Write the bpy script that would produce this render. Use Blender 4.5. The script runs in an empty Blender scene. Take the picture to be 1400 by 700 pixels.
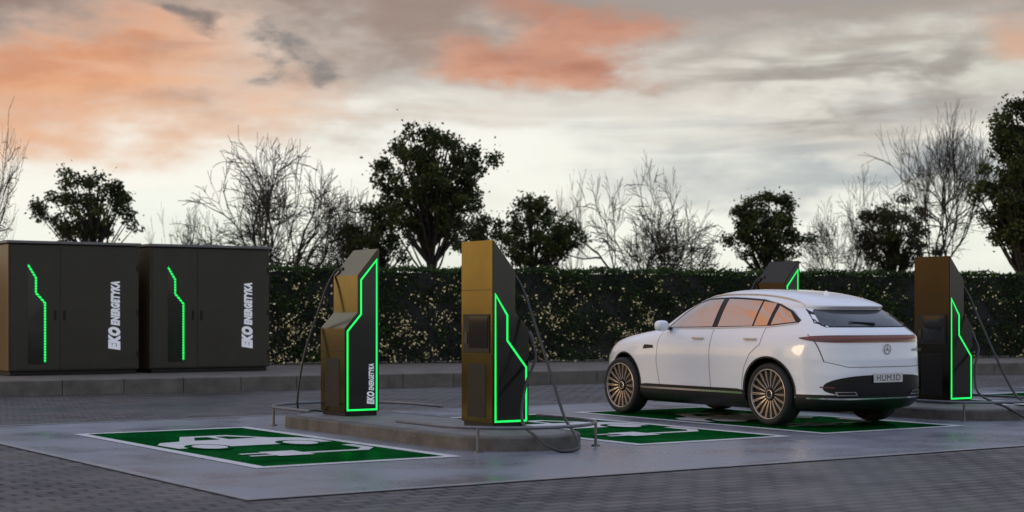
import bpy, bmesh, math, random
import numpy as np
from mathutils import Vector, Matrix
random.seed(7); rng=np.random.default_rng(7)
scene=bpy.context.scene
F=2200.0; CH=1.31; HY=430.0
TH=math.radians(33.9); ST,CT=math.sin(TH),math.cos(TH)
def uv(u,v,z=0.0): return Vector((-ST*u+CT*v, CT*u+ST*v, z))
def col(o): scene.collection.objects.link(o); return o
# ---------------------------------------------------------------- materials
def srgb(r,g,b):
    f=lambda c:(c/255/12.92 if c/255<=0.04045 else ((c/255+0.055)/1.055)**2.4)
    return (f(r),f(g),f(b),1)
def mat(name,base,rough=.5,metal=0.,noise=0.,nscale=8.,coat=0.,emis=None,es=0.,bump=0.,rvar=0.,bscale=None,spec=None):
    m=bpy.data.materials.new(name); m.use_nodes=True; nt=m.node_tree; b=nt.nodes['Principled BSDF']
    if len(base)==3: base=(*base,1)
    b.inputs['Base Color'].default_value=base; b.inputs['Roughness'].default_value=rough; b.inputs['Metallic'].default_value=metal
    if coat: b.inputs['Coat Weight'].default_value=coat; b.inputs['Coat Roughness'].default_value=.04
    if spec is not None: b.inputs['Specular IOR Level'].default_value=spec
    if emis: b.inputs['Emission Color'].default_value=(*emis,1); b.inputs['Emission Strength'].default_value=es
    if noise or bump or rvar:
        tc=nt.nodes.new('ShaderNodeTexCoord'); n=nt.nodes.new('ShaderNodeTexNoise'); n.inputs['Scale'].default_value=nscale; n.inputs['Detail'].default_value=6; n.inputs['Roughness'].default_value=.65
        nt.links.new(tc.outputs['Object'],n.inputs['Vector'])
        if noise:
            r=nt.nodes.new('ShaderNodeMapRange'); r.inputs['From Min'].default_value=.3; r.inputs['From Max'].default_value=.7; r.inputs['To Min'].default_value=1-noise; r.inputs['To Max'].default_value=1+noise
            mx=nt.nodes.new('ShaderNodeVectorMath'); mx.operation='SCALE'; mx.inputs[0].default_value=base[:3]
            nt.links.new(n.outputs['Fac'],r.inputs['Value']); nt.links.new(r.outputs['Result'],mx.inputs['Scale']); nt.links.new(mx.outputs[0],b.inputs['Base Color'])
        if rvar:
            r=nt.nodes.new('ShaderNodeMapRange'); r.inputs['From Min'].default_value=.35; r.inputs['From Max'].default_value=.65; r.inputs['To Min'].default_value=max(.02,rough-rvar); r.inputs['To Max'].default_value=min(1,rough+rvar)
            nt.links.new(n.outputs['Fac'],r.inputs['Value']); nt.links.new(r.outputs['Result'],b.inputs['Roughness'])
        if bump:
            n2=nt.nodes.new('ShaderNodeTexNoise'); n2.inputs['Scale'].default_value=bscale or nscale*10; n2.inputs['Detail'].default_value=4
            nt.links.new(tc.outputs['Object'],n2.inputs['Vector'])
            bp=nt.nodes.new('ShaderNodeBump'); bp.inputs['Strength'].default_value=bump; bp.inputs['Distance'].default_value=.01
            nt.links.new(n2.outputs['Fac'],bp.inputs['Height']); nt.links.new(bp.outputs[0],b.inputs['Normal'])
    return m
def paver_mat():
    m=bpy.data.materials.new('pavers'); m.use_nodes=True; nt=m.node_tree; b=nt.nodes['Principled BSDF']; L=nt.links.new
    tc=nt.nodes.new('ShaderNodeTexCoord'); mp=nt.nodes.new('ShaderNodeMapping'); mp.inputs['Rotation'].default_value=(0,0,-TH)
    L(tc.outputs['Object'],mp.inputs['Vector'])
    br=nt.nodes.new('ShaderNodeTexBrick'); br.inputs['Scale'].default_value=1; br.inputs['Brick Width'].default_value=.27; br.inputs['Row Height'].default_value=.155
    br.inputs['Mortar Size'].default_value=.017; br.inputs['Mortar Smooth'].default_value=.2
    br.inputs['Color1'].default_value=(.118,.104,.100,1); br.inputs['Color2'].default_value=(.058,.053,.054,1); br.inputs['Mortar'].default_value=(.008,.007,.006,1)
    L(mp.outputs[0],br.inputs['Vector'])
    n=nt.nodes.new('ShaderNodeTexNoise'); n.inputs['Scale'].default_value=.55; n.inputs['Detail'].default_value=7; L(tc.outputs['Object'],n.inputs['Vector'])
    r=nt.nodes.new('ShaderNodeMapRange'); r.inputs['From Min'].default_value=.3; r.inputs['From Max'].default_value=.7; r.inputs['To Min'].default_value=.65; r.inputs['To Max'].default_value=1.35; L(n.outputs['Fac'],r.inputs['Value'])
    s=nt.nodes.new('ShaderNodeVectorMath'); s.operation='SCALE'; L(br.outputs['Color'],s.inputs[0]); L(r.outputs[0],s.inputs['Scale']); L(s.outputs[0],b.inputs['Base Color'])
    r2=nt.nodes.new('ShaderNodeMapRange'); r2.inputs['From Min'].default_value=.36; r2.inputs['From Max'].default_value=.6; r2.inputs['To Min'].default_value=.30; r2.inputs['To Max'].default_value=.7; L(n.outputs['Fac'],r2.inputs['Value']); L(r2.outputs[0],b.inputs['Roughness'])
    n3=nt.nodes.new('ShaderNodeTexNoise'); n3.inputs['Scale'].default_value=60; L(tc.outputs['Object'],n3.inputs['Vector'])
    ma=nt.nodes.new('ShaderNodeMath'); ma.operation='MULTIPLY_ADD'; ma.inputs[1].default_value=.3; L(n3.outputs['Fac'],ma.inputs[0])
    inv=nt.nodes.new('ShaderNodeMath'); inv.operation='SUBTRACT'; inv.inputs[0].default_value=1; L(br.outputs['Fac'],inv.inputs[1]); L(inv.outputs[0],ma.inputs[2])
    bp=nt.nodes.new('ShaderNodeBump'); bp.inputs['Strength'].default_value=1.; bp.inputs['Distance'].default_value=.02; L(ma.outputs[0],bp.inputs['Height']); L(bp.outputs[0],b.inputs['Normal'])
    b.inputs['Specular IOR Level'].default_value=.30
    return m
def green_mat():
    m=bpy.data.materials.new('green_bay_paint'); m.use_nodes=True; nt=m.node_tree; nt.nodes.clear(); L=nt.links.new; N=nt.nodes.new
    tc=N('ShaderNodeTexCoord'); n=N('ShaderNodeTexNoise'); n.inputs['Scale'].default_value=1.3; n.inputs['Detail'].default_value=6; L(tc.outputs['Object'],n.inputs['Vector'])
    r=N('ShaderNodeMapRange'); r.inputs['From Min'].default_value=.3; r.inputs['From Max'].default_value=.7; r.inputs['To Min'].default_value=.7; r.inputs['To Max'].default_value=1.3; L(n.outputs['Fac'],r.inputs['Value'])
    s=N('ShaderNodeVectorMath'); s.operation='SCALE'; s.inputs[0].default_value=(.001,.062,.011); L(r.outputs[0],s.inputs['Scale'])
    n2=N('ShaderNodeTexNoise'); n2.inputs['Scale'].default_value=22; n2.inputs['Detail'].default_value=5; L(tc.outputs['Object'],n2.inputs['Vector'])
    bp=N('ShaderNodeBump'); bp.inputs['Strength'].default_value=.5; bp.inputs['Distance'].default_value=.012; L(n2.outputs['Fac'],bp.inputs['Height'])
    d=N('ShaderNodeBsdfDiffuse'); L(s.outputs[0],d.inputs['Color']); g=N('ShaderNodeBsdfGlossy'); g.inputs['Color'].default_value=(.07,.55,.18,1); g.inputs['Roughness'].default_value=.10
    L(bp.outputs[0],d.inputs['Normal']); L(bp.outputs[0],g.inputs['Normal'])
    mx=N('ShaderNodeMixShader'); r3=N('ShaderNodeMapRange'); r3.inputs['From Min'].default_value=.35; r3.inputs['From Max'].default_value=.65; r3.inputs['To Min'].default_value=.10; r3.inputs['To Max'].default_value=.42; L(n.outputs['Fac'],r3.inputs['Value']); L(r3.outputs[0],mx.inputs[0])
    L(d.outputs[0],mx.inputs[1]); L(g.outputs[0],mx.inputs[2]); o=N('ShaderNodeOutputMaterial'); L(mx.outputs[0],o.inputs['Surface']); return m
M={}
M['pavers']=paver_mat(); M['green']=green_mat()
M['pad']=mat('pad_concrete',(.175,.187,.222),.32,noise=.20,nscale=.7,rvar=.13,bump=.22,bscale=45,spec=.5)
M['edge']=mat('edge_stone',(.24,.235,.235),.6,noise=.25,nscale=5,bump=.2)
M['white_paint']=mat('white_road_paint',(.60,.61,.63),.4,noise=.14,nscale=4,bump=.15)
M['kerb']=mat('kerb_concrete',(.13,.117,.10),.8,noise=.35,nscale=3,bump=.6,bscale=40)
M['walk']=mat('gravel_verge',(.13,.115,.095),.9,noise=.35,nscale=3,bump=.6,bscale=30)
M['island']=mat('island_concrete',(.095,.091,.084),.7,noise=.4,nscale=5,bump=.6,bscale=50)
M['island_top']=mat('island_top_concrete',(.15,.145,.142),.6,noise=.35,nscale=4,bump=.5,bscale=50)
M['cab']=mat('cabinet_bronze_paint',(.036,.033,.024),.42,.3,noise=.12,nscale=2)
M['cabside_lit']=mat('cabinet_side_lit',(.13,.085,.032),.4,.5,noise=.1,nscale=2)  # cabinet bronze with the warm low light painted into the side colour
M['cabroof']=mat('cabinet_roof',(.16,.16,.16),.45,.4,noise=.15,nscale=6)
M['seam']=mat('dark_seam',(.006,.006,.006),.7,noise=.1)
M['bronze']=mat('charger_bronze',(.165,.125,.034),.14,.96,noise=.12,nscale=3)
M['bronze_dark']=mat('charger_dark_bronze',(.030,.026,.018),.17,.9,noise=.10,nscale=3)
M['blackpanel']=mat('charger_black_panel',(.007,.007,.008),.20,.0,noise=.1,coat=.3,spec=.35)
M['led']=mat('green_led',(.01,.3,.06),.4,emis=(.005,1.0,.13),es=1.25,noise=.02)
M['text']=mat('white_lettering',(.80,.80,.82),.4,noise=.03,emis=(.8,.85,1),es=.2)
M['steel']=mat('rail_steel',(.16,.16,.17),.38,.8,noise=.15)
M['cable']=mat('cable_rubber',(.022,.022,.024),.40,noise=.1)
M['screen']=mat('screen_glass',(.010,.008,.005),.05,.2,noise=.4,nscale=20,spec=.6)
M['plug']=mat('plug_plastic',(.015,.015,.015),.4,noise=.1)
M['paint']=mat('white_car_paint',(.79,.83,.89),.3,.0,coat=1.,noise=.01,nscale=3)
M['clad']=mat('black_cladding',(.010,.010,.011),.45,noise=.12,nscale=30,spec=.3)
M['glass']=mat('tinted_glass',(.55,.42,.33),.02,.9,noise=.02)
M['rglass']=mat('rear_tinted_glass',(.10,.11,.12),.04,.6,noise=.02)
M['chrome']=mat('chrome_trim',(.62,.60,.56),.18,1.,noise=.03)
M['rimm']=mat('rose_gold_rim',(.62,.55,.50),.35,.75,noise=.06)
M['tyre']=mat('tyre_rubber',(.012,.012,.013),.75,noise=.2,nscale=20)
M['red']=mat('tail_light_red',(.055,.010,.007),.10,coat=1,emis=(.8,.14,.05),es=.03,noise=.1)
M['redline']=mat('tail_light_glow',(.20,.02,.012),.2,emis=(.9,.2,.08),es=.10,noise=.1)
M['lamp']=mat('headlamp_glass',(.35,.37,.4),.08,.5,coat=1,noise=.05)
M['plate']=mat('plate_white',(.55,.55,.54),.4,noise=.03)
M['platetx']=mat('plate_ink',(.01,.01,.012),.5,noise=.03)
M['bark']=mat('tree_bark',(.032,.026,.021),.9,noise=.3,nscale=3)
M['barkb']=mat('pale_tree_bark',(.042,.034,.029),.95,noise=.3,nscale=3,spec=.1)
def dotted():
    m=mat('dotted_green_led',(.01,.3,.06),.4,emis=(.005,1.0,.13),es=1.3,noise=.02); nt=m.node_tree; N=nt.nodes.new; L=nt.links.new
    tc=N('ShaderNodeTexCoord'); sp=N('ShaderNodeSeparateXYZ'); L(tc.outputs['Object'],sp.inputs[0])
    a=N('ShaderNodeMath'); a.operation='MULTIPLY'; a.inputs[1].default_value=130; L(sp.outputs[2],a.inputs[0]); s=N('ShaderNodeMath'); s.operation='SINE'; L(a.outputs[0],s.inputs[0])
    r=N('ShaderNodeMapRange'); r.inputs['From Min'].default_value=-.7; r.inputs['From Max'].default_value=-.1; r.inputs['To Min'].default_value=.15; r.inputs['To Max'].default_value=1.4; L(s.outputs[0],r.inputs['Value']); L(r.outputs[0],nt.nodes['Principled BSDF'].inputs['Emission Strength']); return m
M['dled']=dotted()
def leafmat(name,c,tr=.35):
    m=bpy.data.materials.new(name); m.use_nodes=True; nt=m.node_tree; b=nt.nodes['Principled BSDF']; L=nt.links.new
    tc=nt.nodes.new('ShaderNodeTexCoord'); n=nt.nodes.new('ShaderNodeTexNoise'); n.inputs['Scale'].default_value=1.7; n.inputs['Detail'].default_value=4; L(tc.outputs['Object'],n.inputs['Vector'])
    r=nt.nodes.new('ShaderNodeMapRange'); r.inputs['From Min'].default_value=.35; r.inputs['From Max'].default_value=.65; r.inputs['To Min'].default_value=.55; r.inputs['To Max'].default_value=1.5; L(n.outputs['Fac'],r.inputs['Value'])
    s=nt.nodes.new('ShaderNodeVectorMath'); s.operation='SCALE'; s.inputs[0].default_value=c; L(r.outputs[0],s.inputs['Scale']); L(s.outputs[0],b.inputs['Base Color'])
    b.inputs['Roughness'].default_value=.6; b.inputs['Specular IOR Level'].default_value=.2
    t=nt.nodes.new('ShaderNodeBsdfTranslucent'); L(s.outputs[0],t.inputs['Color']); mx=nt.nodes.new('ShaderNodeMixShader'); mx.inputs[0].default_value=tr
    out=nt.nodes['Material Output']; L(b.outputs[0],mx.inputs[1]); L(t.outputs[0],mx.inputs[2]); L(mx.outputs[0],out.inputs['Surface'])
    return m
M['leaf']=leafmat('leaf_dark',(.032,.048,.015)); M['leaf2']=leafmat('leaf_olive',(.085,.094,.028)); 
M['leaf3']=mat('leaf_light_speck',(.94,.78,.40),.35,noise=.1,nscale=2,spec=.8)  # pale leaf colour painted as light showing through gaps in the hedge
M['leafh']=leafmat('hedge_leaf',(.018,.040,.008),.2); M['leafh2']=leafmat('hedge_leaf_olive',(.046,.078,.014),.2)
# ---------------------------------------------------------------- mesh helpers
def root(name,label,category,loc,rz=0,group=None):
    o=bpy.data.objects.new(name,None); o.empty_display_size=.2; o.location=loc; o.rotation_euler=(0,0,rz); col(o)
    o['label']=label; o['category']=category
    if group:o['group']=group
    return o
def mob(name,v,f,mats,parent=None,mi=None,smooth=False,sharp=None):
    me=bpy.data.meshes.new(name); me.from_pydata([tuple(p) for p in v],[],f)
    for m in (mats if isinstance(mats,list) else [mats]): me.materials.append(M[m] if isinstance(m,str) else m)
    if mi is not None: me.polygons.foreach_set('material_index',mi)
    me.polygons.foreach_set('use_smooth',[smooth]*len(me.polygons))
    if sharp: me.set_sharp_from_angle(angle=math.radians(sharp))
    me.update(); o=bpy.data.objects.new(name,me); col(o)
    if parent:o.parent=parent
    return o
def struct(o): o['kind']='structure'; return o
def bm_obj(name,bm,mats,parent=None,smooth=False,sharp=None):
    me=bpy.data.meshes.new(name); bm.to_mesh(me); bm.free()
    for m in (mats if isinstance(mats,list) else [mats]): me.materials.append(M[m] if isinstance(m,str) else m)
    if smooth: me.polygons.foreach_set('use_smooth',[True]*len(me.polygons))
    if sharp: me.set_sharp_from_angle(angle=math.radians(sharp))
    o=bpy.data.objects.new(name,me); col(o)
    if parent:o.parent=parent
    return o
def add_box(bm,c,s,bev=0,rot=None,mi=0):
    mt=Matrix.Translation(c)@((rot or Matrix.Identity(4)))@Matrix.Diagonal((*s,1))
    r=bmesh.ops.create_cube(bm,size=1,matrix=mt); vs=r['verts']
    fs=set(f for v in vs for f in v.link_faces)
    for f in fs:f.material_index=mi
    if bev:
        es=list(set(e for v in vs for e in v.link_edges)); bmesh.ops.bevel(bm,geom=es,offset=bev,segments=2,affect='EDGES',profile=.5)
def box(name,c,s,m,parent,bev=.004,rot=None):
    bm=bmesh.new(); add_box(bm,c,s,bev,rot); return bm_obj(name,bm,m,parent)
def catmull(P,n=8):
    P=[Vector(p) for p in P]; Q=[2*P[0]-P[1]]+P+[2*P[-1]-P[-2]]; out=[]
    for i in range(1,len(Q)-2):
        for k in range(n):
            t=k/n; a,b,c,d=Q[i-1],Q[i],Q[i+1],Q[i+2]
            out.append(.5*((2*b)+(c-a)*t+(2*a-5*b+4*c-d)*t*t+(-a+3*b-3*c+d)*t**3))
    out.append(P[-1]); return out
def tube_geo(P,rad,sides=8,V=None,Fc=None,cap=True):
    V=[] if V is None else V; Fc=[] if Fc is None else Fc
    n=len(P); rr=rad if hasattr(rad,'__len__') else [rad]*n; base=len(V); up=None
    for i,p in enumerate(P):
        d=(P[min(i+1,n-1)]-P[max(i-1,0)]).normalized()
        if up is None: up=Vector((0,0,1)) if abs(d.z)<.9 else Vector((1,0,0))
        a=d.cross(up)
        if a.length<1e-5:a=d.orthogonal()
        a.normalize(); b=a.cross(d).normalized(); up=b
        for k in range(sides):
            an=2*math.pi*k/sides; V.append(p+(a*math.cos(an)+b*math.sin(an))*rr[i])
    for i in range(n-1):
        for k in range(sides):
            Fc.append((base+i*sides+k,base+i*sides+(k+1)%sides,base+(i+1)*sides+(k+1)%sides,base+(i+1)*sides+k))
    if cap: Fc.append(tuple(base+k for k in range(sides))[::-1]); Fc.append(tuple(base+(n-1)*sides+k for k in range(sides)))
    return V,Fc
def prism(name,poly,z0,z1,mats,parent=None,mi_side=0,mi_top=0,bev=0):
    n=len(poly); V=[(p[0],p[1],z0) for p in poly]+[(p[0],p[1],z1) for p in poly]
    Fc=[tuple(range(n))[::-1],tuple(range(n,2*n))]+[(i,(i+1)%n,(i+1)%n+n,i+n) for i in range(n)]
    return mob(name,V,Fc,mats,parent,[mi_side,mi_top]+[mi_side]*n)
def text_mesh(s,shear=.0,offset=.0,ext=.002):
    c=bpy.data.curves.new('t','FONT'); c.body=s; c.size=1; c.shear=shear; c.offset=offset; c.extrude=0; c.resolution_u=3; c.space_character=1.0+offset*1.8+(.12 if offset==0 else 0)
    o=bpy.data.objects.new('t',c); col(o); dg=bpy.context.evaluated_depsgraph_get(); dg.update()
    me=bpy.data.meshes.new_from_object(o.evaluated_get(dg)); bpy.data.objects.remove(o)
    n=len(me.vertices); co=np.zeros(n*3); me.vertices.foreach_get('co',co); co=co.reshape(-1,3)
    fs=[tuple(p.vertices) for p in me.polygons]
    mn=co.min(0); mx=co.max(0); co=(co-mn); return co,fs,(mx-mn)
def lettering(name,s,org,xd,yd,length,height,m,parent,shear=0,offset=0):
    co,fs,sz=text_mesh(s,shear,offset); xd=Vector(xd);yd=Vector(yd);org=Vector(org)
    V=[org+xd*(p[0]/sz[0]*length)+yd*(p[1]/sz[1]*height) for p in co]
    return mob(name,V,fs,m,parent)
# ---------------------------------------------------------------- world
def build_world():
    w=bpy.data.worlds.new('World'); scene.world=w; w.use_nodes=True; nt=w.node_tree; nt.nodes.clear(); L=nt.links.new
    N=nt.nodes.new
    tc=N('ShaderNodeTexCoord'); sp=N('ShaderNodeSeparateXYZ'); L(tc.outputs['Generated'],sp.inputs[0])
    def m(op,a,b=None,c=None,clamp=False):
        n=N('ShaderNodeMath'); n.operation=op; n.use_clamp=clamp
        for i,x in enumerate((a,b,c)):
            if x is None: continue
            if isinstance(x,(int,float)): n.inputs[i].default_value=x
            else: L(x,n.inputs[i])
        return n.outputs[0]
    A=m('ARCTAN2',sp.outputs[0],sp.outputs[1]); E=sp.outputs[2]
    def noise(scale,zs,detail=8,rough=.6,off=(0,0,0),dist=0.):
        mp=N('ShaderNodeMapping'); mp.inputs['Scale'].default_value=(1,1,zs); mp.inputs['Location'].default_value=off; L(tc.outputs['Generated'],mp.inputs[0])
        n=N('ShaderNodeTexNoise'); n.inputs['Scale'].default_value=scale; n.inputs['Detail'].default_value=detail; n.inputs['Roughness'].default_value=rough; n.inputs['Distortion'].default_value=dist; L(mp.outputs[0],n.inputs['Vector']); return n.outputs['Fac']
    def sm(v,a,b):
        r=N('ShaderNodeMapRange'); r.interpolation_type='SMOOTHSTEP'; r.inputs['From Min'].default_value=a; r.inputs['From Max'].default_value=b; L(v,r.inputs['Value']); return r.outputs[0]
    n1=noise(9,2.2,9,.56); n2=noise(9,2.6,9,.56,(3,1,7)); n3=noise(6,5.,10,.55,(1,5,2),.6); n4=noise(15,3.2,9,.54,(7,2,1),.3); n5=noise(5,9.,9,.52,(4,4,4),.8); n6=noise(9,6.,10,.56,(2,9,4),.5)
    Aw=m('MULTIPLY_ADD',m('SUBTRACT',n1,.5),.28,A); Ew=m('MULTIPLY_ADD',m('SUBTRACT',n2,.5),.13,E)
    def blob(px,py,w,h,soft=1.,a=Aw,e=Ew):
        dx=m('DIVIDE',m('SUBTRACT',a,(px-700)/2200),w/2200); dy=m('DIVIDE',m('SUBTRACT',e,(430-py)/2200),h/2200)
        d=m('SQRT',m('ADD',m('MULTIPLY',dx,dx),m('MULTIPLY',dy,dy)))
        r=N('ShaderNodeMapRange'); r.interpolation_type='SMOOTHSTEP'; r.inputs['From Min'].default_value=1.; r.inputs['From Max'].default_value=1.-soft; L(d,r.inputs['Value']); return r.outputs[0]
    def mix(f,a,b,amt=1.):
        n=N('ShaderNodeMix'); n.data_type='RGBA'
        if amt!=1.: f=m('MULTIPLY',f,amt)
        L(f,n.inputs[0])
        for i,x in ((6,a),(7,b)):
            if isinstance(x,tuple): n.inputs[i].default_value=(*x,1) if len(x)==3 else x
            else: L(x,n.inputs[i])
        return n.outputs[2]
    def lo(v,k): return m('MULTIPLY_ADD',v,k,1-k)
    cr=N('ShaderNodeValToRGB'); r=cr.color_ramp; L(Ew,cr.inputs[0])
    stops=[(0.0,srgb(216,222,210)),(.05,srgb(244,246,236)),(.10,srgb(244,241,230)),(.145,srgb(216,208,198)),(.19,srgb(164,150,142)),(.27,srgb(155,155,166)),(.42,srgb(192,203,230)),(1,srgb(199,211,243))]
    r.elements[0].position=0; r.elements[0].color=stops[0][1]; r.elements[1].position=1; r.elements[1].color=stops[-1][1]
    for p,c in stops[1:-1]:
        e=r.elements.new(p); e.color=c
    c=cr.outputs[0]
    cl=sm(n3,.47,.68); wsp=sm(n5,.44,.66); gr=sm(n4,.44,.64); st=sm(n6,.48,.63)
    up=N('ShaderNodeMapRange'); up.inputs['From Min'].default_value=.05; up.inputs['From Max'].default_value=.13; L(E,up.inputs['Value'])
    c=mix(m('MULTIPLY',cl,up.outputs[0]),c,srgb(160,152,146),.5)
    c=mix(blob(1200,240,430,65,.98),c,srgb(158,165,172),.85)
    c=mix(m('MULTIPLY',wsp,blob(1150,200,520,110,.9)),c,srgb(150,155,160),.6)
    c=mix(blob(1240,100,330,60,.98),c,srgb(220,220,206),.7)
    c=mix(blob(470,25,520,85,.95),c,srgb(150,126,114),.85)
    c=mix(m('MULTIPLY',blob(130,140,430,125,.95),lo(wsp,.2)),c,srgb(232,170,128),.95)
    c=mix(m('MULTIPLY',blob(60,100,330,80,.95),lo(gr,.5)),c,srgb(226,146,96),.85)
    c=mix(blob(20,8,400,60,.95),c,srgb(146,116,104),.75)
    c=mix(m('MULTIPLY',gr,blob(300,90,460,130,.95)),c,srgb(166,138,124),.5)
    c=mix(m('MULTIPLY',wsp,blob(330,150,440,60,.95)),c,srgb(236,188,148),.7)
    c=mix(blob(480,230,460,65,.98),c,srgb(252,250,242),.8)
    c=mix(m('MULTIPLY',wsp,blob(560,170,420,50,.95)),c,srgb(208,196,186),.5)
    c=mix(m('MULTIPLY',blob(775,52,220,58,.9),lo(gr,.25)),c,srgb(204,132,100),.97)
    c=mix(m('MULTIPLY',blob(700,85,155,48,.9),lo(gr,.3)),c,srgb(216,146,110),.9)
    c=mix(m('MULTIPLY',gr,blob(780,60,190,55,.85)),c,srgb(156,110,94),.6)
    c=mix(blob(245,75,64,28,.9),c,srgb(126,114,110),.9)
    c=mix(blob(388,92,62,28,.9),c,srgb(128,120,118),.9)
    c=mix(m('MULTIPLY',st,blob(1150,120,420,100,.9)),c,srgb(144,134,126),.7)
    c=mix(m('MULTIPLY',gr,blob(1200,110,330,90,.85)),c,srgb(146,136,130),.65)
    c=mix(m('MULTIPLY',wsp,blob(1200,50,300,80,.9)),c,srgb(166,154,142),.6)
    c=mix(blob(1400,60,160,50,.95),c,srgb(218,166,132),.7)
    c=mix(blob(150,262,420,50,.98),c,srgb(252,248,238),.7)
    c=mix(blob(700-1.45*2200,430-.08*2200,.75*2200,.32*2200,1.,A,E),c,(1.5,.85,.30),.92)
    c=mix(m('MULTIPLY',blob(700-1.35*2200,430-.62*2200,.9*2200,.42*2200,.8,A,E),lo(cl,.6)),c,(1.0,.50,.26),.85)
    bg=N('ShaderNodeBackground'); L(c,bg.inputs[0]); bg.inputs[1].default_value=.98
    sk=N('ShaderNodeTexSky'); sk.sky_type='NISHITA'; sk.sun_disc=False; sk.sun_elevation=math.radians(9); sk.sun_rotation=math.radians(256)
    b2=N('ShaderNodeBackground'); L(sk.outputs[0],b2.inputs[0]); b2.inputs[1].default_value=.012
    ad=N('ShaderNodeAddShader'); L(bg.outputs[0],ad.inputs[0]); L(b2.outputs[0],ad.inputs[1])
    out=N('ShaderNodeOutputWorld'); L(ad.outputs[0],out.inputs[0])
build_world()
sl=bpy.data.lights.new('sun','SUN'); sl.energy=.5; sl.angle=math.radians(14); sl.color=(1,.72,.45)
so=bpy.data.objects.new('sun',sl); col(so); sd=Vector((-.95,-.24,.16)).normalized(); so.rotation_euler=sd.to_track_quat('Z','Y').to_euler()
# ---------------------------------------------------------------- camera
cam=bpy.data.cameras.new('camera'); co=bpy.data.objects.new('camera',cam); col(co); scene.camera=co
co.location=(0,0,CH); co.rotation_euler=(math.pi/2,0,0); cam.sensor_width=36; cam.lens=36*F/1400; cam.shift_y=80/1400; cam.clip_end=3000
cam.dof.use_dof=True; cam.dof.focus_distance=19; cam.dof.aperture_fstop=1.9
scene.view_settings.view_transform='Standard'
try: scene.view_settings.look='None'
except: pass
# ---------------------------------------------------------------- ground
def sheet(name,pts,z,m): return struct(mob(name,[(p[0],p[1],z) for p in pts],[tuple(range(len(pts)))],m))
sheet('ground',[(-600,-600),(600,-600),(600,900),(-600,900)],0,'pavers')
U0,U1,V0,V1=10.4,19.0,4.75,34.
def q(u0,u1,v0,v1): return [uv(u0,v0),uv(u0,v1),uv(u1,v1),uv(u1,v0)]
sheet('charging_pad',q(U0,U1,V0,V1),.005,'pad')
bv=[];bf=[]
for (a,b,c,d) in ((U0,U0+.09,V0,V1),(U0+.09,U1,V0,V0+.09),(U1-.09,U1,V0+.09,V1)):
    k=len(bv); bv+=[p+Vector((0,0,.009)) for p in q(a,b,c,d)]; bf.append((k,k+1,k+2,k+3))
struct(mob('pad_edging',bv,bf,'edge'))
def ribbon(P,w,closed=False):
    n=len(P); L=[];R=[]
    for i in range(n):
        a=P[(i-1)%n] if (closed or i>0) else None; b=P[(i+1)%n] if (closed or i<n-1) else None
        d1=(P[i]-a).normalized() if a is not None else None; d2=(b-P[i]).normalized() if b is not None else None
        d1=d1 or d2; d2=d2 or d1
        n1=Vector((-d1.y,d1.x)); n2=Vector((-d2.y,d2.x)); mm=(n1+n2).normalized(); k=min(2.,1/max(.3,mm.dot(n1)))
        L.append(P[i]+mm*w/2*k); R.append(P[i]-mm*w/2*k)
    V=L+R; Fc=[(i,(i+1)%n,(i+1)%n+n,i+n) for i in range(n if closed else n-1)]
    return V,Fc
def bay(u0,v0,wid=2.05,ln=4.7,icon=True):
    V=[];Fc=[];mi=[]
    def addp(pts,z,m):
        k=len(V); V.extend([uv(u0+b,v0+a,z) for a,b in pts]); Fc.append(tuple(range(k,k+len(pts)))); mi.append(m)
    t=.12
    addp([(0,0),(wid,0),(wid,t),(0,t)],.010,1); addp([(0,ln-t),(wid,ln-t),(wid,ln),(0,ln)],.010,1)
    addp([(0,t),(t,t),(t,ln-t),(0,ln-t)],.010,1); addp([(wid-t,t),(wid,t),(wid,ln-t),(wid-t,ln-t)],.010,1)
    addp([(t,t),(wid-t,t),(wid-t,ln-t),(t,ln-t)],.009,0)
    def stroke(P,w,z,closed=False):
        vv,ff=ribbon([Vector(p) for p in P],w,closed); k=len(V)
        V.extend([uv(u0+p.y,v0+p.x,z) for p in vv])
        for f in ff: Fc.append(tuple(i+k for i in f)); mi.append(1)
    s=wid/2.05
    if icon:
        addp([(x*s,y) for x,y in [(.20,2.20),(1.86,2.20),(1.88,2.60),(1.80,2.88),(1.56,3.02),(1.30,3.60),(.78,3.60),(.54,3.02),(.30,2.94),(.18,2.70)]],.013,1)
        addp([(x*s,y) for x,y in [(.72,3.05),(1.00,3.05),(1.00,3.40),(.86,3.40)]],.016,0)
        addp([(x*s,y) for x,y in [(1.10,3.05),(1.42,3.05),(1.22,3.40),(1.10,3.40)]],.016,0)
        for cx in (.52,1.50):
            addp([((cx+.22*math.cos(a))*s,2.22+.34*math.sin(a)) for a in [i*math.pi/10 for i in range(20)]],.016,0)
            addp([((cx+.16*math.cos(a))*s,2.20+.25*math.sin(a)) for a in [i*math.pi/10 for i in range(20)]],.019,1)
        stroke([(1.80*s,1.78),(1.80*s,1.35),(1.65*s,1.15),(1.15*s,1.15),(1.0*s,1.15)],.12,.013)
        addp([(.66*s,.92),(1.02*s,.92),(1.02*s,1.40),(.66*s,1.40)],.016,1)
        addp([(.42*s,1.0),(.66*s,1.0),(.66*s,1.09),(.42*s,1.09)],.016,1); addp([(.42*s,1.23),(.66*s,1.23),(.66*s,1.32),(.42*s,1.32)],.016,1)
    return struct(mob('parking_bay_marking',V,Fc,['green','white_paint'],None,mi))
bay(12.5,5.8); bay(12.6,9.98,2.1); bay(12.65,12.6,2.3); bay(12.9,17.6); bay(12.9,20.4)
K0=Vector((-8.2,25.7)); kd=Vector((.892,.451)).normalized(); kn=Vector((-kd.y,kd.x))
a=K0-kd*25; b=K0+kd*60
ks=[];kf=[];
n=85
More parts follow.
